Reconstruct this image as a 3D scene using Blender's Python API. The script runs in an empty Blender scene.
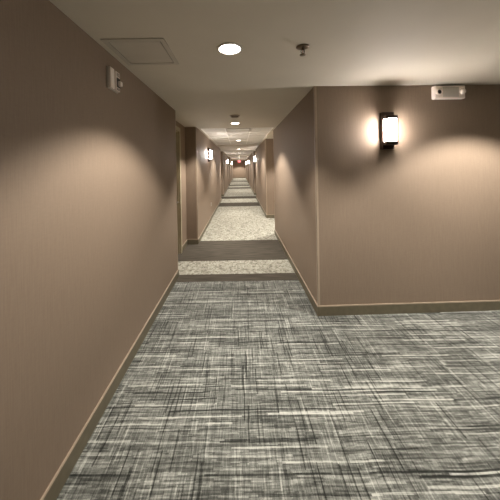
import bpy, bmesh, math
from mathutils import Vector, Matrix
sc = bpy.context.scene
COL = sc.collection

# ------------------------------------------------------------------ materials
def new_mat(name):
    m = bpy.data.materials.new(name); m.use_nodes = True
    nt = m.node_tree; b = nt.nodes['Principled BSDF']
    return m, nt, b
def N(nt, t, **kw):
    n = nt.nodes.new(t)
    for k, v in kw.items(): setattr(n, k, v)
    return n
def inp(nt, node, idx, v):
    if isinstance(v, bpy.types.NodeSocket): nt.links.new(v, node.inputs[idx])
    else: node.inputs[idx].default_value = v
def mth(nt, op, a, b=None, c=None, clamp=False):
    n = N(nt, 'ShaderNodeMath', operation=op); n.use_clamp = clamp
    inp(nt, n, 0, a)
    if b is not None: inp(nt, n, 1, b)
    if c is not None: inp(nt, n, 2, c)
    return n.outputs[0]
def comb(nt, x, y, z=0.0):
    n = N(nt, 'ShaderNodeCombineXYZ'); inp(nt, n, 0, x); inp(nt, n, 1, y); inp(nt, n, 2, z); return n.outputs[0]
def coords(nt):
    g = N(nt, 'ShaderNodeNewGeometry'); s = N(nt, 'ShaderNodeSeparateXYZ'); nt.links.new(g.outputs['Position'], s.inputs[0])
    return s.outputs
def noise(nt, vec, scale, detail=2.0, rough=0.5):
    n = N(nt, 'ShaderNodeTexNoise'); inp(nt, n, 'Vector', vec)
    n.inputs['Scale'].default_value = scale; n.inputs['Detail'].default_value = detail; n.inputs['Roughness'].default_value = rough
    return n.outputs[0]
def ramp(nt, fac, stops, interp='LINEAR'):
    n = N(nt, 'ShaderNodeValToRGB'); n.color_ramp.interpolation = interp
    e = n.color_ramp.elements
    while len(e) < len(stops): e.new(0.5)
    for el, (p, c) in zip(e, stops): el.position = p; el.color = (*c, 1)
    nt.links.new(fac, n.inputs[0]); return n.outputs[0]
def plain(name, col, rough=0.5, metal=0.0, spec=0.5, var=0.04, scale=12):
    m, nt, b = new_mat(name)
    x, y, z = coords(nt)
    f = noise(nt, comb(nt, x, y, z), scale, 3)
    lo = tuple(c * (1 - var) for c in col); hi = tuple(min(1, c * (1 + var)) for c in col)
    nt.links.new(ramp(nt, f, [(0.3, lo), (0.7, hi)]), b.inputs['Base Color'])
    b.inputs['Roughness'].default_value = rough; b.inputs['Metallic'].default_value = metal
    b.inputs['Specular IOR Level'].default_value = spec
    return m
def emit(name, col, strength, base=(0.8, 0.8, 0.8)):
    m, nt, b = new_mat(name)
    b.inputs['Base Color'].default_value = (*base, 1)
    b.inputs['Emission Color'].default_value = (*col, 1)
    b.inputs['Emission Strength'].default_value = strength
    return m

def wall_mat():
    m, nt, b = new_mat('taupe_vinyl_wallcovering')
    x, y, z = coords(nt)
    # fine vertical slubs of the woven vinyl, on any wall direction
    v1 = noise(nt, comb(nt, mth(nt, 'MULTIPLY', x, 170.0), mth(nt, 'MULTIPLY', y, 170.0), mth(nt, 'MULTIPLY', z, 7.0)), 1.0, 2)
    v2 = noise(nt, comb(nt, mth(nt, 'MULTIPLY', x, 30.0), mth(nt, 'MULTIPLY', y, 30.0), mth(nt, 'MULTIPLY', z, 90.0)), 1.0, 2)
    f = mth(nt, 'ADD', mth(nt, 'MULTIPLY', v1, 0.7), mth(nt, 'MULTIPLY', v2, 0.3))
    nt.links.new(ramp(nt, f, [(0.25, (0.246, 0.184, 0.133)), (0.75, (0.292, 0.223, 0.163))]), b.inputs['Base Color'])
    b.inputs['Roughness'].default_value = 0.62
    b.inputs['Specular IOR Level'].default_value = 0.35
    bp = N(nt, 'ShaderNodeBump'); bp.inputs['Strength'].default_value = 0.12; bp.inputs['Distance'].default_value = 0.002
    nt.links.new(f, bp.inputs['Height']); nt.links.new(bp.outputs[0], b.inputs['Normal'])
    return m

def wnoise(nt, a, b_, c):
    w = N(nt, 'ShaderNodeTexWhiteNoise', noise_dimensions='3D'); nt.links.new(comb(nt, a, b_, c), w.inputs['Vector'])
    return w.outputs['Value']
def threads(nt, a, b_, pitch, length, seed):
    """random value per thread segment: threads lie along a, one per pitch of b_"""
    j = mth(nt, 'FLOOR', mth(nt, 'DIVIDE', b_, pitch))
    off = mth(nt, 'MULTIPLY', wnoise(nt, j, seed, 0.5), 17.0)
    i = mth(nt, 'FLOOR', mth(nt, 'ADD', mth(nt, 'DIVIDE', a, length), off))
    return wnoise(nt, i, j, seed)
def step(nt, v, lo, hi):
    n = N(nt, 'ShaderNodeMapRange'); n.clamp = True
    nt.links.new(v, n.inputs[0]); n.inputs[1].default_value = lo; n.inputs[2].default_value = hi
    return n.outputs[0]
def hatch_carpet():
    m, nt, b = new_mat('crosshatch_grey_carpet')
    x, y, z = coords(nt)
    # slight hand-woven waver of the threads
    wx = mth(nt, 'ADD', x, mth(nt, 'MULTIPLY', mth(nt, 'SUBTRACT', noise(nt, comb(nt, x, y), 2.5, 1), 0.5), 0.02))
    wy = mth(nt, 'ADD', y, mth(nt, 'MULTIPLY', mth(nt, 'SUBTRACT', noise(nt, comb(nt, x, y, 4.0), 2.5, 1), 0.5), 0.02))
    s = mth(nt, 'ADD', 0.375, 0.0)
    bh = threads(nt, x, wy, 0.0105, 0.55, 1.7); bh2 = threads(nt, x, wy, 0.0085, 0.28, 5.7)
    bv = threads(nt, y, wx, 0.0085, 0.22, 2.3); bv2 = threads(nt, y, wx, 0.008, 0.20, 8.3)
    def acc(s, v, k): return mth(nt, 'ADD', s, mth(nt, 'MULTIPLY', v, k))
    s = acc(s, step(nt, bh, 0.90, 0.95), 0.30); s = acc(s, step(nt, bh, 0.11, 0.05), -0.27)
    s = acc(s, step(nt, bv, 0.93, 0.98), 0.17); s = acc(s, step(nt, bv, 0.10, 0.04), -0.24)
    s = acc(s, mth(nt, 'SUBTRACT', bh2, 0.5), 0.26); s = acc(s, mth(nt, 'SUBTRACT', bv2, 0.5), 0.12)
    s = acc(s, mth(nt, 'SUBTRACT', threads(nt, x, wy, 0.006, 0.05, 12.1), 0.5), 0.20)
    s = acc(s, mth(nt, 'SUBTRACT', threads(nt, y, wx, 0.005, 0.04, 14.9), 0.5), 0.14)
    big = noise(nt, comb(nt, mth(nt, 'MULTIPLY', x, 1.2), mth(nt, 'MULTIPLY', y, 4.5)), 1.6, 2)
    s = acc(s, mth(nt, 'SUBTRACT', big, 0.5), 0.42)
    fuzz = noise(nt, comb(nt, x, y), 320.0, 1)
    s = acc(s, mth(nt, 'SUBTRACT', fuzz, 0.5), 0.25)
    nt.links.new(ramp(nt, s, [(0.0, (0.016, 0.018, 0.015)), (0.25, (0.080, 0.083, 0.073)), (0.45, (0.190, 0.198, 0.176)), (0.8, (0.53, 0.54, 0.485))]), b.inputs['Base Color'])
    b.inputs['Roughness'].default_value = 0.95; b.inputs['Specular IOR Level'].default_value = 0.1
    b.inputs['Sheen Weight'].default_value = 0.25; b.inputs['Sheen Roughness'].default_value = 0.5
    bp = N(nt, 'ShaderNodeBump'); bp.inputs['Strength'].default_value = 0.3; bp.inputs['Distance'].default_value = 0.003
    nt.links.new(fuzz, bp.inputs['Height']); nt.links.new(bp.outputs[0], b.inputs['Normal'])
    return m
def speckle_carpet():
    m, nt, b = new_mat('beige_speckled_carpet')
    x, y, z = coords(nt)
    def cells(p, q, seed):
        w = N(nt, 'ShaderNodeTexWhiteNoise', noise_dimensions='3D')
        nt.links.new(comb(nt, mth(nt, 'FLOOR', mth(nt, 'DIVIDE', x, p)), mth(nt, 'FLOOR', mth(nt, 'DIVIDE', y, q)), seed), w.inputs['Vector'])
        return w.outputs['Value']
    f = mth(nt, 'ADD', mth(nt, 'MULTIPLY', cells(0.022, 0.03, 1.0), 0.45), mth(nt, 'MULTIPLY', cells(0.045, 0.06, 2.0), 0.3))
    f = mth(nt, 'ADD', f, mth(nt, 'MULTIPLY', noise(nt, comb(nt, x, y), 6.0, 3), 0.25))
    nt.links.new(ramp(nt, f, [(0.15, (0.18, 0.17, 0.135)), (0.5, (0.37, 0.36, 0.30)), (0.8, (0.49, 0.485, 0.41))]), b.inputs['Base Color'])
    b.inputs['Roughness'].default_value = 0.95; b.inputs['Specular IOR Level'].default_value = 0.1
    return m
def dark_carpet():
    m, nt, b = new_mat('dark_brown_banded_carpet')
    x, y, z = coords(nt)
    f = noise(nt, comb(nt, mth(nt, 'MULTIPLY', x, 3.0), mth(nt, 'MULTIPLY', y, 45.0)), 1.0, 3)
    nt.links.new(ramp(nt, f, [(0.3, (0.052, 0.046, 0.035)), (0.7, (0.115, 0.10, 0.08))]), b.inputs['Base Color'])
    b.inputs['Roughness'].default_value = 0.95; b.inputs['Specular IOR Level'].default_value = 0.1
    return m
def tile_mat():
    m, nt, b = new_mat('mineral_fibre_ceiling_tile')
    x, y, z = coords(nt)
    f = noise(nt, comb(nt, x, y), 160.0, 2)
    nt.links.new(ramp(nt, f, [(0.3, (0.72, 0.70, 0.65)), (0.5, (0.80, 0.78, 0.73))]), b.inputs['Base Color'])
    b.inputs['Roughness'].default_value = 0.9
    return m

M_wall = wall_mat()
M_ceil = plain('painted_drywall', (0.66, 0.61, 0.515), 0.75, var=0.02, scale=3)
M_tile = tile_mat()
M_tbar = plain('white_metal_grid', (0.97, 0.95, 0.9), 0.45)
M_hatch = hatch_carpet(); M_speck = speckle_carpet(); M_dark = dark_carpet()
M_base = plain('olive_brown_baseboard', (0.15, 0.13, 0.085), 0.5, var=0.1, scale=20)
M_cap = plain('tan_edge_trim', (0.42, 0.335, 0.25), 0.4)
M_jamb = plain('khaki_painted_frame', (0.42, 0.37, 0.25), 0.4)
M_door = plain('brown_wood_door', (0.16, 0.10, 0.06), 0.45, var=0.15)
M_bronze = plain('dark_bronze', (0.055, 0.035, 0.028), 0.38, metal=0.6)
M_white = plain('white_plastic', (0.60, 0.56, 0.50), 0.42)
M_panelp = plain('painted_panel', (0.55, 0.51, 0.435), 0.6, var=0.02)
M_bright = plain('bright_white_plastic', (0.90, 0.81, 0.73), 0.35)
M_off = plain('aged_white_plastic', (0.52, 0.46, 0.40), 0.45)
M_darkp = plain('dark_recess', (0.03, 0.025, 0.02), 0.6)
M_gap = plain('grey_gap', (0.22, 0.2, 0.16), 0.7)
M_chrome = plain('brushed_steel', (0.5, 0.48, 0.45), 0.3, metal=1.0)
M_brass = plain('dull_brass', (0.16, 0.12, 0.08), 0.4, metal=0.7)
M_clear = plain('frosted_clear_lens', (0.78, 0.76, 0.72), 0.15)
WARM = (1.0, 0.93, 0.85)
M_diff = emit('glowing_white_glass', (1.0, 0.91, 0.86), 60.0)
M_lens = emit('glowing_downlight_lens', (1.0, 0.93, 0.82), 9.0)
M_red = emit('red_lit_letters', (1.0, 0.08, 0.10), 3.0, (0.6, 0.02, 0.02))
M_sign = emit('pink_lit_sign_face', (1.0, 0.30, 0.30), 0.35, (0.7, 0.6, 0.58))

# ------------------------------------------------------------------ mesh helpers
def add_box(bm, x0, x1, y0, y1, z0, z1, mi=0, bev=0.0, seg=2):
    r = bmesh.ops.create_cube(bm, size=1.0)
    vs = r['verts']
    for v in vs:
        v.co = Vector(((x0 + x1) / 2 + v.co.x * (x1 - x0), (y0 + y1) / 2 + v.co.y * (y1 - y0), (z0 + z1) / 2 + v.co.z * (z1 - z0)))
    fs = set(f for v in vs for f in v.link_faces)
    for f in fs: f.material_index = mi
    if bev > 0:
        es = list(set(e for v in vs for e in v.link_edges))
        bmesh.ops.bevel(bm, geom=es, offset=bev, segments=seg, profile=0.5, affect='EDGES')
def add_lathe(bm, prof, n=32, mi=0, mat=None):
    """prof: list of (r, z); revolved about z, closed with caps where r == 0"""
    rings = []
    for r, z in prof:
        if r < 1e-6: rings.append([bm.verts.new((0, 0, z))])
        else: rings.append([bm.verts.new((r * math.cos(2 * math.pi * i / n), r * math.sin(2 * math.pi * i / n), z)) for i in range(n)])
    for a, b in zip(rings, rings[1:]):
        for i in range(n):
            j = (i + 1) % n
            if len(a) == 1 and len(b) == 1: continue
            if len(a) == 1: f = bm.faces.new((a[0], b[i], b[j]))
            elif len(b) == 1: f = bm.faces.new((a[i], b[0], a[j]))
            else: f = bm.faces.new((a[i], b[i], b[j], a[j]))
            f.smooth = True; f.material_index = mi
    vs = [v for r in rings for v in r]
    if mat is not None:
        for v in vs: v.co = mat @ v.co
    bmesh.ops.recalc_face_normals(bm, faces=list(set(f for v in vs for f in v.link_faces)))
def add_rod(bm, p, q, r, n=12, mi=0):
    p = Vector(p); q = Vector(q); d = q - p
    mat = Matrix.Translation(p) @ d.to_track_quat('Z', 'Y').to_matrix().to_4x4()
    add_lathe(bm, [(0, 0), (r, 0), (r, d.length), (0, d.length)], n, mi, mat)
def obj(name, bm, mats, parent=None):
    me = bpy.data.meshes.new(name); bm.to_mesh(me); bm.free()
    for m in (mats if isinstance(mats, (list, tuple)) else [mats]): me.materials.append(m)
    o = bpy.data.objects.new(name, me); COL.objects.link(o)
    if parent: o.parent = parent
    return o
def box_obj(name, dims, mat, parent=None, bev=0.0):
    bm = bmesh.new(); add_box(bm, *dims, bev=bev); return obj(name, bm, mat, parent)
def struct(o, label=None):
    o['kind'] = 'structure'
    if label: o['label'] = label
    return o
def thing(name, label, cat, loc=(0, 0, 0), rotz=0.0, group=None):
    o = bpy.data.objects.new(name, None); COL.objects.link(o)
    o.empty_display_size = 0.1
    o.location = loc; o.rotation_euler = (0, 0, rotz); o['label'] = label; o['category'] = cat
    if group: o['group'] = group
    return o
def dup(root, loc, rotz, label):
    r = root.copy(); COL.objects.link(r); r.location = loc; r.rotation_euler = (0, 0, rotz); r['label'] = label
    for ch in list(root.children):
        c = ch.copy(); COL.objects.link(c); c.parent = r
        for g in list(ch.children):
            d = g.copy(); COL.objects.link(d); d.parent = c
    return r

# ------------------------------------------------------------------ layout
CAMZ = 1.60
H = 2.44           # drywall ceiling
HT = 2.50         # suspended tile ceiling
XL, XR = -0.93, 0.81
XL2 = -0.89        # left wall beyond the first doorway
RXL, RXR = -1.12, 1.05
ALC = 2.40                      # the nearest opening on the right is a deep side alcove
END = 34.0
FW0, FW1 = 2.66, 2.75          # lobby wall: depth at its corner and at x = 4.6
def fw(x): return FW0 + (x - XR) * (FW1 - FW0) / (4.6 - XR)
YB = -2.6                       # wall behind the viewer
LREC = [(3.67, 5.20), (11.9, 13.6), (20.2, 21.9), (28.4, 30.0)]
RREC = [(5.89, 7.70), (12.4, 14.0), (22.7, 24.3), (29.2, 31.0)]
TILE = [(5.45, 10.2), (13.9, 18.7), (22.3, 27.1)]

# floor: one carpeted floor with its carpet zones
bands = [(YB, 3.49, 0), (3.49, 3.73, 2), (3.73, 4.26, 1), (4.26, 5.42, 2), (5.42, 10.05, 1), (10.05, 11.1, 2), (11.1, 12.46, 1),
         (12.46, 13.4, 2), (13.4, 18.1, 1), (18.1, 19.2, 2), (19.2, 20.7, 1), (20.7, 21.8, 2), (21.8, 26.3, 1), (26.3, 27.4, 2),
         (27.4, 28.9, 1), (28.9, 30.0, 2), (30.0, END + 0.15, 1)]
bm = bmesh.new()
for a, b, mi in bands:
    x1 = 4.75 if mi == 0 else 1.3
    add_box(bm, -1.3, x1, a, b, -0.1, 0.0, mi)
add_box(bm, 1.3, ALC + 0.12, 5.74, 7.85, -0.1, 0.0, 1)
struct(obj('floor', bm, [M_hatch, M_speck, M_dark]))

# ceilings
bm = bmesh.new()
add_box(bm, -1.3, 4.75, YB - 0.15, 2.95, H, H + 0.15)
add_box(bm, -1.3, 1.3, 2.95, TILE[0][0], H, H + 0.15)
for i, (a, b) in enumerate(TILE):
    nxt = TILE[i + 1][0] if i + 1 < len(TILE) else END + 0.15
    add_box(bm, -1.3, 1.3, b, nxt, H, H + 0.15)
    add_box(bm, -1.3, XL2, a, b, H, H + 0.15)
    add_box(bm, XR, 1.3, a, b, H, H + 0.15)
add_box(bm, 1.3, ALC + 0.12, 5.74, 7.85, H, H + 0.15)
struct(obj('ceiling', bm, M_ceil))
for i, (a, b) in enumerate(TILE):
    t = struct(box_obj('ceiling', (XL2, XR, a, b, HT, HT + 0.03), M_tile))
    bm = bmesh.new()
    y = a + 0.38
    while y < b - 0.05:
        add_box(bm, XL2, XR, y - 0.015, y + 0.015, HT - 0.006, HT); y += 0.61
    for xb in (-0.325, 0.285): add_box(bm, xb - 0.015, xb + 0.015, a, b, HT - 0.0065, HT)
    for xb in (XL2 + 0.01, XR - 0.01): add_box(bm, xb - 0.01, xb + 0.01, a, b, HT - 0.007, HT)
    for yb in (a + 0.01, b - 0.01): add_box(bm, XL2, XR, yb - 0.01, yb + 0.01, HT - 0.007, HT)
    obj('ceiling_grid', bm, M_tbar, t)

# walls
struct(box_obj('wall_left', (-1.3, XL, YB, LREC[0][0], 0, H), M_wall))
prev = LREC[0][1]
for a, b in LREC[1:] + [(END, None)]:
    struct(box_obj('wall_left', (-1.3, XL2, prev, a, 0, H), M_wall)); prev = b
# right wall block with the lobby face very slightly out of square
bm = bmesh.new()
def poly_prism(bm, pts, z0, z1, mi=0):
    lo = [bm.verts.new((x, y, z0)) for x, y in pts]; hi = [bm.verts.new((x, y, z1)) for x, y in pts]
    n = len(pts)
    fs = [bm.faces.new(lo[::-1]), bm.faces.new(hi)] + [bm.faces.new((lo[i], lo[(i + 1) % n], hi[(i + 1) % n], hi[i])) for i in range(n)]
    for f in fs: f.material_index = mi
    bmesh.ops.recalc_face_normals(bm, faces=fs)
poly_prism(bm, [(XR, FW0), (4.6, FW1), (4.6, FW1 + 0.15), (1.3, FW1 + 0.15), (1.3, 5.74), (ALC + 0.12, 5.74), (ALC + 0.12, RREC[0][0]), (XR, RREC[0][0])], 0, H)
struct(obj('wall_right', bm, M_wall))
prev = RREC[0][1]
for a, b in RREC[1:] + [(END, None)]:
    bm = bmesh.new()
    if prev == RREC[0][1]: poly_prism(bm, [(XR, prev), (ALC + 0.12, prev), (ALC + 0.12, prev + 0.15), (1.3, prev + 0.15), (1.3, a), (XR, a)], 0, H)
    else: poly_prism(bm, [(XR, prev), (1.3, prev), (1.3, a), (XR, a)], 0, H)
    struct(obj('wall_right', bm, M_wall)); prev = b
struct(box_obj('wall_end', (-1.3, 1.3, END, END + 0.15, 0, H), M_wall))
struct(box_obj('wall_back', (-1.3, 4.75, YB - 0.15, YB, 0, H), M_wall))
struct(box_obj('wall_lobby', (4.6, 4.75, YB, FW1 + 0.15, 0, H), M_wall))

# doorways set in the recesses
DH = 2.27
nd = 0
def doorway(side, a, b, deep=None):
    """recess from depth a to b; door leaf near a"""
    global nd
    nd += 1
    s = -1 if side == 'left' else 1
    xr = RXL if side == 'left' else RXR
    if deep: xr = deep
    xo = xr + s * 0.12
    if side == 'left': d0, d1 = a + 0.10, a + 0.98
    else: d0, d1 = b - 1.0, b - 0.12
    fw_ = 0.07
    bm = bmesh.new()
    X = sorted((xr, xo))
    def seg(y0, y1, z0, z1): add_box(bm, X[0], X[1], y0, y1, z0, z1)
    seg(a, d0 - fw_, 0, H); seg(d1 + fw_, b, 0, H); seg(d0 - fw_, d1 + fw_, DH + fw_, H)
    struct(obj('wall_' + side, bm, M_wall))
    # door: frame > leaf > handle
    d = bpy.data.objects.new('door_%d' % nd, None); COL.objects.link(d); d.location = (xr, (d0 + d1) / 2, 0); struct(d)
    cy = (d0 + d1) / 2; w = (d1 - d0) / 2
    def lx(u, v): return sorted((s * u, s * v))
    fr = bmesh.new()
    for y0, y1, z0, z1 in ((-w - fw_, -w, 0, DH + fw_), (w, w + fw_, 0, DH + fw_), (-w, w, DH, DH + fw_)):
        e = lx(-0.014, 0.118); add_box(fr, e[0], e[1], y0, y1, z0, z1)
    for y0, y1, z0, z1 in ((-w, -w + 0.015, 0, DH), (w - 0.015, w, 0, DH), (-w + 0.015, w - 0.015, DH - 0.015, DH)):
        e = lx(0.02, 0.05); add_box(fr, e[0], e[1], y0, y1, z0, z1)
    obj('door_frame', fr, M_jamb, d)
    e = lx(0.05, 0.094)
    lf = box_obj('door_leaf', (e[0], e[1], -w + 0.002, w - 0.002, 0.006, DH - 0.002), M_door, d)
    hb = bmesh.new()
    hy = w - 0.09 if side == 'left' else -w + 0.09
    hs = -1 if side == 'left' else 1
    e = lx(0.038, 0.05); add_box(hb, e[0], e[1], hy - 0.03, hy + 0.03, 0.90, 1.12, bev=0.004)
    add_rod(hb, (s * 0.04, hy, 0.97), (s * -0.005, hy, 0.97), 0.010)
    add_rod(hb, (s * 0.0, hy, 0.97), (s * 0.0, hy + hs * 0.12, 0.97), 0.009)
    obj('door_handle', hb, M_chrome, lf)
    return d0 - fw_, d1 + fw_
door_spans = {}
for a, b in LREC: door_spans[('l', a)] = doorway('left', a, b)
for i, (a, b) in enumerate(RREC): door_spans[('r', a)] = doorway('right', a, b, ALC if i == 0 else None)

# baseboards: mitred strip along a polyline, room on the given side
BT, BH = 0.012, 0.097
def baseboard(name, pts, sgn):
    pts = [Vector(p) for p in pts]
    def offs(t):
        out = []
        for i, p in enumerate(pts):
            ns = []
            if i > 0: d = (p - pts[i - 1]).normalized(); ns.append(Vector((-d.y, d.x)) * sgn)
            if i < len(pts) - 1: d = (pts[i + 1] - p).normalized(); ns.append(Vector((-d.y, d.x)) * sgn)
            if len(ns) == 1: out.append(p + ns[0] * t)
            else:
                m = (ns[0] + ns[1]).normalized(); out.append(p + m * (t / max(0.3, m.dot(ns[0]))))
        return out
    bm = bmesh.new()
    o1, o2 = offs(BT), offs(BT * 0.85)
    for i in range(len(pts) - 1):
        poly_prism(bm, [pts[i], pts[i + 1], o1[i + 1], o1[i]], 0, BH, 0)
        poly_prism(bm, [pts[i], pts[i + 1], o2[i + 1], o2[i]], BH, BH + 0.010, 1)
    return struct(obj(name, bm, [M_base, M_cap]))
# left side
baseboard('baseboard_left', [(XL, YB), (XL, LREC[0][0]), (RXL, LREC[0][0])], -1)
for i, (a, b) in enumerate(LREC):
    j0, j1 = door_spans[('l', a)]
    nxt = LREC[i + 1][0] if i + 1 < len(LREC) else END
    pts = [(RXL, j1), (RXL, b), (XL2, b), (XL2, nxt)]
    if i + 1 < len(LREC): pts.append((RXL, nxt))
    baseboard('baseboard_left', pts, -1)
# right side
baseboard('baseboard_right', [(4.6, FW1), (XR, FW0), (XR, RREC[0][0]), (ALC, RREC[0][0]), (ALC, door_spans[('r', RREC[0][0])][0])], 1)
for i, (a, b) in enumerate(RREC):
    nxt = RREC[i + 1][0] if i + 1 < len(RREC) else END
    q = ALC if i == 0 else RXR
    pts = [(q, door_spans[('r', a)][1]), (q, b), (XR, b), (XR, nxt)]
    if i + 1 < len(RREC): pts += [(RXR, nxt), (RXR, door_spans[('r', nxt)][0])]
    baseboard('baseboard_right', pts, 1)
baseboard('baseboard_end', [(XL2 + 0.013, END), (XR - 0.013, END)], -1)

# corner guards on every outside corner
nt_ = 0
def guard(x, y, sx, sy):
    """outside corner at (x, y); the wall lies towards (sx, sy)"""
    global nt_
    nt_ += 1
    w, t = 0.022, 0.003
    bm = bmesh.new()
    ox, oy = x - sx * t, y - sy * t
    X = sorted((ox, x + sx * w)); Y = sorted((oy, y)); add_box(bm, X[0], X[1], Y[0], Y[1], BH + 0.010, H - 0.001)
    X = sorted((ox, x)); Y = sorted((oy, y + sy * w)); add_box(bm, X[0], X[1], Y[0], Y[1], BH + 0.010, H - 0.001)
    struct(obj('trim_%d' % nt_, bm, M_cap))
guard(XR, FW0, 1, 1)
guard(XL, LREC[0][0], -1, -1)
for i, (a, b) in enumerate(LREC):
    guard(XL2, b, -1, 1)
    if i: guard(XL2, a, -1, -1)
for i, (a, b) in enumerate(RREC):
    guard(XR, b, 1, 1); guard(XR, a, 1, -1)

# ------------------------------------------------------------------ wall sconces
def make_sconce(label):
    t = thing('wall_sconce', label, 'wall light')
    bp = bmesh.new(); add_box(bp, -0.062, 0.062, -0.052, 0, -0.19, 0.20, bev=0.003); obj('back_plate', bp, M_bronze, t)
    df = bmesh.new(); add_box(df, -0.053, 0.053, -0.114, -0.052, -0.112, 0.122, bev=0.005); obj('glass_diffuser', df, M_diff, t)
    for nm, z0, z1 in (('top_cap', 0.122, 0.158), ('bottom_cap', -0.148, -0.112)):
        b_ = bmesh.new(); add_box(b_, -0.060, 0.060, -0.119, -0.052, z0, z1, bev=0.003); obj(nm, b_, M_bronze, t)
    for x in (-0.054, 0.054):
        b_ = bmesh.new(); add_box(b_, x - 0.006, x + 0.006, -0.119, -0.109, -0.112, 0.122); obj('corner_bar', b_, M_bronze, t)
    return t
SZ = CAMZ + 0.345
sc0 = make_sconce('large dark bronze wall sconce glowing white on the near brown wall at right')
sc0.location = (1.570, fw(1.570), SZ); sc0.rotation_euler = (0, 0, math.atan2(FW1 - FW0, 4.6 - XR)); sc0['group'] = 'wall sconces'
for x, y, rz, lab in [
    (XL2, 7.1, math.pi / 2, 'lit wall sconce on the left corridor wall, nearest one past the doorway recess'),
    (XR, 12.1, -math.pi / 2, 'lit wall sconce on the right corridor wall, nearest of those down the hall'),
    (XL2, 17.1, math.pi / 2, 'small distant lit sconce on left wall, second one down the corridor'),
    (XR, 20.3, -math.pi / 2, 'small distant lit sconce on right wall, second one down the corridor'),
    (XL2, 26.2, math.pi / 2, 'tiny lit sconce on left wall, farthest one by the corridor end'),
    (XR, 28.0, -math.pi / 2, 'tiny lit sconce on right wall, farthest one by the corridor end')]:
    dup(sc0, (x, y, SZ), rz, lab)

# ------------------------------------------------------------------ downlights
def make_downlight(label):
    t = thing('recessed_downlight', label, 'ceiling light')
    rb = bmesh.new(); add_lathe(rb, [(0.074, -0.001), (0.092, -0.001), (0.092, -0.005), (0.084, -0.009), (0.076, -0.007), (0.074, -0.001)], 40)
    obj('trim_ring', rb, M_white, t)
    lb = bmesh.new(); add_lathe(lb, [(0, -0.001), (0.074, -0.001), (0.074, -0.005), (0.05, -0.0075), (0, -0.0085)], 40)
    obj('lens', lb, M_lens, t)
    return t
def lamp(x, y, z, power, half=60, blend=0.35):
    l = bpy.data.lights.new('downlight_lamp', 'SPOT'); l.energy = power; l.color = WARM
    l.spot_size = math.radians(half * 2); l.spot_blend = blend; l.shadow_soft_size = 0.05
    o = bpy.data.objects.new('downlight_lamp', l); COL.objects.link(o); o.location = (x, y, z - 0.014)
    return o
P1 = 122
dl0 = make_downlight('bright round recessed ceiling light in the near ceiling, beside the access hatch')
dl0.location = (-0.055, 1.78, H); dl0['group'] = 'round recessed ceiling lights'
lamp(-0.055, 1.78, H, P1)
for x, y, z, p, lab in [
    (-0.07, 4.83, H, 180, 'round recessed ceiling light just behind the smoke detector'),
    (-0.02, 8.575, HT, 160, 'small round light set in a ceiling tile of the nearest tiled section')]:
    dup(dl0, (x, y, z), 0, lab); lamp(x, y, z, p)
for x, y, p in [(2.43, 1.86, 195), (-0.07, -0.9, 12), (2.43, -0.9, 20)]:
    r = dup(dl0, (x, y, H), 0, 'round recessed ceiling light outside the picture, over the near lobby'); lamp(x, y, H, p)
r = dup(dl0, (1.42, 6.35, H), 0, 'round recessed ceiling light inside the side alcove, hidden by the right wall'); lamp(1.42, 6.35, H, 170)
for x, y, z, p, lab in [  # all but the end-wall light are added to brighten the far floor
    (-0.02, 12.0, H, 170, 'tiny recessed light added between the first and second tiled ceiling sections'),
    (-0.02, 16.4, HT, 170, 'tiny recessed light added in the second tiled ceiling section'),
    (-0.02, 20.5, H, 170, 'tiny recessed light added between the second and third tiled ceiling sections'),
    (-0.02, 24.8, HT, 170, 'tiny recessed light added in the third tiled ceiling section'),
    (-0.02, 29.0, H, 170, 'tiny recessed light added past the last tiled ceiling section'),
    (-0.02, 32.7, H, 260, 'tiny recessed light in front of the corridor end wall')]:
    dup(dl0, (x, y, z), 0, lab); lamp(x, y, z, p)

# ------------------------------------------------------------------ smoke detector
t = thing('smoke_detector', 'round smoke detector on corridor ceiling in front of a recessed light', 'smoke detector', (-0.065, 4.12, H))
b = bmesh.new(); add_lathe(b, [(0, 0), (0.082, 0), (0.082, -0.012), (0.078, -0.016), (0, -0.016)], 36); obj('base', b, M_off, t)
b = bmesh.new(); add_lathe(b, [(0, -0.016), (0.062, -0.016), (0.060, -0.028), (0.046, -0.045), (0.030, -0.050), (0, -0.050)], 36); obj('sensor_cover', b, M_off, t)
b = bmesh.new(); add_lathe(b, [(0.030, -0.030), (0.0635, -0.022), (0.0635, -0.026), (0.030, -0.034)], 36); obj('vent_band', b, M_darkp, t)

# ------------------------------------------------------------------ sprinklers
def make_sprinkler(label, loc, m):
    t = thing('fire_sprinkler', label, 'sprinkler', loc)
    b = bmesh.new(); add_lathe(b, [(0, 0), (0.046, 0), (0.046, -0.004), (0.032, -0.010), (0.013, -0.011), (0, -0.011)], 28); obj('escutcheon', b, m, t)
    b = bmesh.new()
    add_lathe(b, [(0, -0.010), (0.010, -0.010), (0.010, -0.022), (0, -0.022)], 16)
    for s in (-1, 1):
        add_rod(b, (s * 0.009, 0, -0.020), (s * 0.013, 0, -0.036), 0.0028, 8)
        add_rod(b, (s * 0.013, 0, -0.036), (s * 0.003, 0, -0.052), 0.0028, 8)
    add_lathe(b, [(0, -0.048), (0.005, -0.048), (0.005, -0.056), (0, -0.056)], 12)
    obj('frame', b, m, t)
    b = bmesh.new(); add_rod(b, (0, 0, -0.022), (0, 0, -0.048), 0.0022, 8); obj('glass_bulb', b, M_red_glass, t)
    b = bmesh.new(); add_lathe(b, [(0, -0.056), (0.022, -0.056), (0.022, -0.059), (0, -0.059)], 20); obj('deflector', b, m, t)
    return t
M_red_glass = plain('red_glass_bulb', (0.35, 0.03, 0.02), 0.2)
make_sprinkler('brass pendent sprinkler head on the near ceiling, casting a shadow beside it', (0.462, 1.77, H), M_brass)
make_sprinkler('small white sprinkler head in the tiled ceiling at the corner of the return grille', (0.285, 5.95, HT - 0.0065), M_white)

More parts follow.
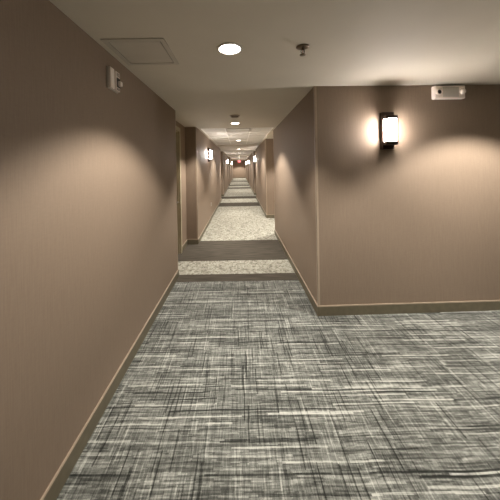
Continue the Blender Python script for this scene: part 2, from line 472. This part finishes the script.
# ------------------------------------------------------------------ access hatch
t = thing('access_panel', 'square painted access hatch in the ceiling above the left wall', 'access panel', (-0.68, 1.82, H))
b = bmesh.new()
o, i = 0.205, 0.174
for x0, x1, y0, y1 in ((-o, o, -o, -i), (-o, o, i, o), (-o, -i, -i, i), (i, o, -i, i)): add_box(b, x0, x1, y0, y1, -0.006, 0)
obj('frame', b, M_panelp, t)
b = bmesh.new(); add_box(b, -i + 0.006, i - 0.006, -i + 0.006, i - 0.006, -0.0045, -0.0005, bev=0.001); obj('hatch_door', b, M_panelp, t)
b = bmesh.new(); add_box(b, -i, i, -i, i, -0.0005, 0); obj('shadow_gap', b, M_gap, t)

# ------------------------------------------------------------------ return grille in tile ceiling
t = thing('return_air_grille', 'louvred return air grille filling one tile of the nearest tiled ceiling', 'air grille', (-0.02, 6.135, HT - 0.0066))
b = bmesh.new()
for x0, x1, y0, y1 in ((-.29, .29, -.29, -.265), (-.29, .29, .265, .29), (-.29, -.265, -.265, .265), (.265, .29, -.265, .265)): add_box(b, x0, x1, y0, y1, -0.010, 0)
obj('frame', b, M_off, t)
b = bmesh.new(); add_box(b, -.265, .265, -.265, .265, -0.001, 0.0); obj('duct_opening', b, M_gap, t)
b = bmesh.new()
for k in range(22):
    y = -0.252 + k * 0.024; add_box(b, -.265, .265, y - 0.008, y + 0.008, -0.008, -0.006)
obj('louvres', b, M_tbar, t)

# ------------------------------------------------------------------ emergency light on lobby wall
ex = 2.238
t = thing('emergency_light', 'white rectangular emergency light unit high on the brown wall under the ceiling', 'emergency light', (ex, fw(ex), 2.345), math.atan2(FW1 - FW0, 4.6 - XR))
b = bmesh.new(); add_box(b, -0.166, 0.166, -0.055, 0, -0.066, 0.074, bev=0.012, seg=3); obj('housing', b, M_bright, t)
b = bmesh.new(); add_box(b, -0.082, 0.090, -0.0575, -0.053, -0.048, 0.056, bev=0.002); obj('front_cover', b, M_white, t)
RX = Matrix.Rotation(math.pi / 2, 4, 'X')
b = bmesh.new(); add_lathe(b, [(0.022, 0.0), (0.036, 0.0), (0.036, 0.010), (0.030, 0.014), (0.022, 0.012), (0.022, 0.0)], 28, 0, Matrix.Translation((-0.122, -0.054, 0.004)) @ RX)
lh = obj('lamp_ring', b, M_bright, t)
b = bmesh.new(); add_lathe(b, [(0, 0.0), (0.022, 0.0), (0.022, 0.006), (0.012, 0.010), (0, 0.011)], 24, 0, Matrix.Translation((-0.122, -0.054, 0.004)) @ RX)
obj('lamp_lens', b, M_darkp, lh)
b = bmesh.new(); add_lathe(b, [(0, 0.0), (0.032, 0.0), (0.030, 0.012), (0.018, 0.020), (0, 0.023)], 28, 0, Matrix.Translation((0.130, -0.054, 0.008)) @ RX)
obj('lamp_dome', b, M_bright, t)

# ------------------------------------------------------------------ fire alarm strobe on the left wall  (local: wall face at y=0, front towards -y)
t = thing('fire_alarm_strobe', 'pale fire alarm horn and strobe high on the left wall', 'fire alarm', (XL, 1.84, 2.252), math.pi / 2)
b = bmesh.new(); add_box(b, -0.076, 0.076, -0.012, 0, -0.078, 0.078, bev=0.004); obj('mounting_plate', b, M_off, t)
b = bmesh.new(); add_box(b, -0.070, -0.014, -0.030, -0.012, -0.074, 0.074, bev=0.006); obj('horn_housing', b, M_bright, t)
b = bmesh.new(); add_box(b, 0.006, 0.070, -0.030, -0.012, -0.072, 0.072, bev=0.005); sh = obj('strobe_housing', b, M_bright, t)
for z in (-0.062, -0.054, 0.040, 0.050, 0.060):
    b = bmesh.new(); add_box(b, 0.016, 0.060, -0.0312, -0.0298, z - 0.002, z + 0.002); obj('sound_slot', b, M_darkp, sh)
b = bmesh.new(); add_box(b, 0.016, 0.062, -0.033, -0.028, -0.044, 0.026); obj('reflector', b, M_darkp, sh)
b = bmesh.new(); add_box(b, 0.024, 0.054, -0.058, -0.032, -0.036, 0.000, bev=0.007, seg=3); obj('strobe_lens', b, M_bright, sh)

# ------------------------------------------------------------------ outlet
t = thing('electrical_outlet', 'white electrical outlet low on the left corridor wall below the sconce', 'outlet', (XL2, 7.65, 0.46), math.pi / 2)
b = bmesh.new(); add_box(b, -0.036, 0.036, -0.006, 0, -0.058, 0.058, bev=0.002); obj('cover_plate', b, M_white, t)
for z in (-0.021, 0.021):
    b = bmesh.new(); add_box(b, -0.015, 0.015, -0.0075, -0.006, z - 0.014, z + 0.014, bev=0.0005); s_ = obj('socket', b, M_white, t)
    b = bmesh.new()
    for x in (-0.006, 0.006): add_box(b, x - 0.001, x + 0.001, -0.0078, -0.0074, z - 0.002, z + 0.007)
    obj('slots', b, M_darkp, s_)

# ------------------------------------------------------------------ EXIT sign at the far end
t = thing('exit_sign', 'red lit EXIT sign hanging from the ceiling at the corridor end', 'exit sign', (-0.01, 33.2, H))
b = bmesh.new(); add_box(b, -0.05, 0.05, -0.03, 0.03, -0.02, 0, bev=0.003); add_rod(b, (0, 0, -0.018), (0, 0, -0.052), 0.012); obj('canopy', b, M_white, t)
b = bmesh.new(); add_box(b, -0.20, 0.20, -0.025, 0.025, -0.275, -0.05, bev=0.006); obj('housing', b, M_sign, t)
lb = bmesh.new()
def bar(x0, x1, z0, z1): add_box(lb, x0, x1, -0.031, -0.025, z0, z1)
def slant(x0, z0, x1, z1, w=0.014):
    poly = [(x0 - w, z0), (x0 + w, z0), (x1 + w, z1), (x1 - w, z1)]
    f = [lb.verts.new((x, -0.031, z)) for x, z in poly]; g = [lb.verts.new((x, -0.025, z)) for x, z in poly]
    fs = [lb.faces.new(f), lb.faces.new(g[::-1])] + [lb.faces.new((f[i], g[i], g[(i + 1) % 4], f[(i + 1) % 4])) for i in range(4)]
    bmesh.ops.recalc_face_normals(lb, faces=fs)
z0, z1 = -0.245, -0.085
bar(-.170, -.145, z0, z1); bar(-.145, -.095, z0, z0 + .022); bar(-.145, -.095, z1 - .022, z1); bar(-.145, -.105, -.176, -.154)   # E
slant(-.068, z0, 0.0, z1); slant(0.0, z0, -.068, z1)                                                                        # X
bar(.035, .060, z0, z1)                                                                                                      # I
bar(.080, .170, z1 - .022, z1); bar(.1125, .1375, z0, z1 - .022)                                                             # T
obj('lettering', lb, M_red, t)

# ------------------------------------------------------------------ world, camera, view
w = bpy.data.worlds.new('world'); sc.world = w; w.use_nodes = True
w.node_tree.nodes['Background'].inputs[0].default_value = (0.0, 0.0, 0.0, 1)
cam = bpy.data.cameras.new('camera'); co = bpy.data.objects.new('camera', cam); COL.objects.link(co)
cam.sensor_width = 36; cam.lens = 18.0
cam.shift_x = (250 - 239.5) / 500; cam.shift_y = -(250 - 166.5) / 500
cam.clip_start = 0.05; cam.clip_end = 100
co.matrix_world = Matrix.Translation((0, 0, CAMZ)) @ Matrix.Rotation(math.pi / 2, 4, 'X') @ Matrix.Rotation(math.radians(-1.0), 4, 'Z')
sc.camera = co
sc.view_settings.view_transform = 'Standard'; sc.view_settings.look = 'None'
sc.view_settings.exposure = 1.0; sc.view_settings.gamma = 1.0; sc.view_settings.use_curve_mapping = False
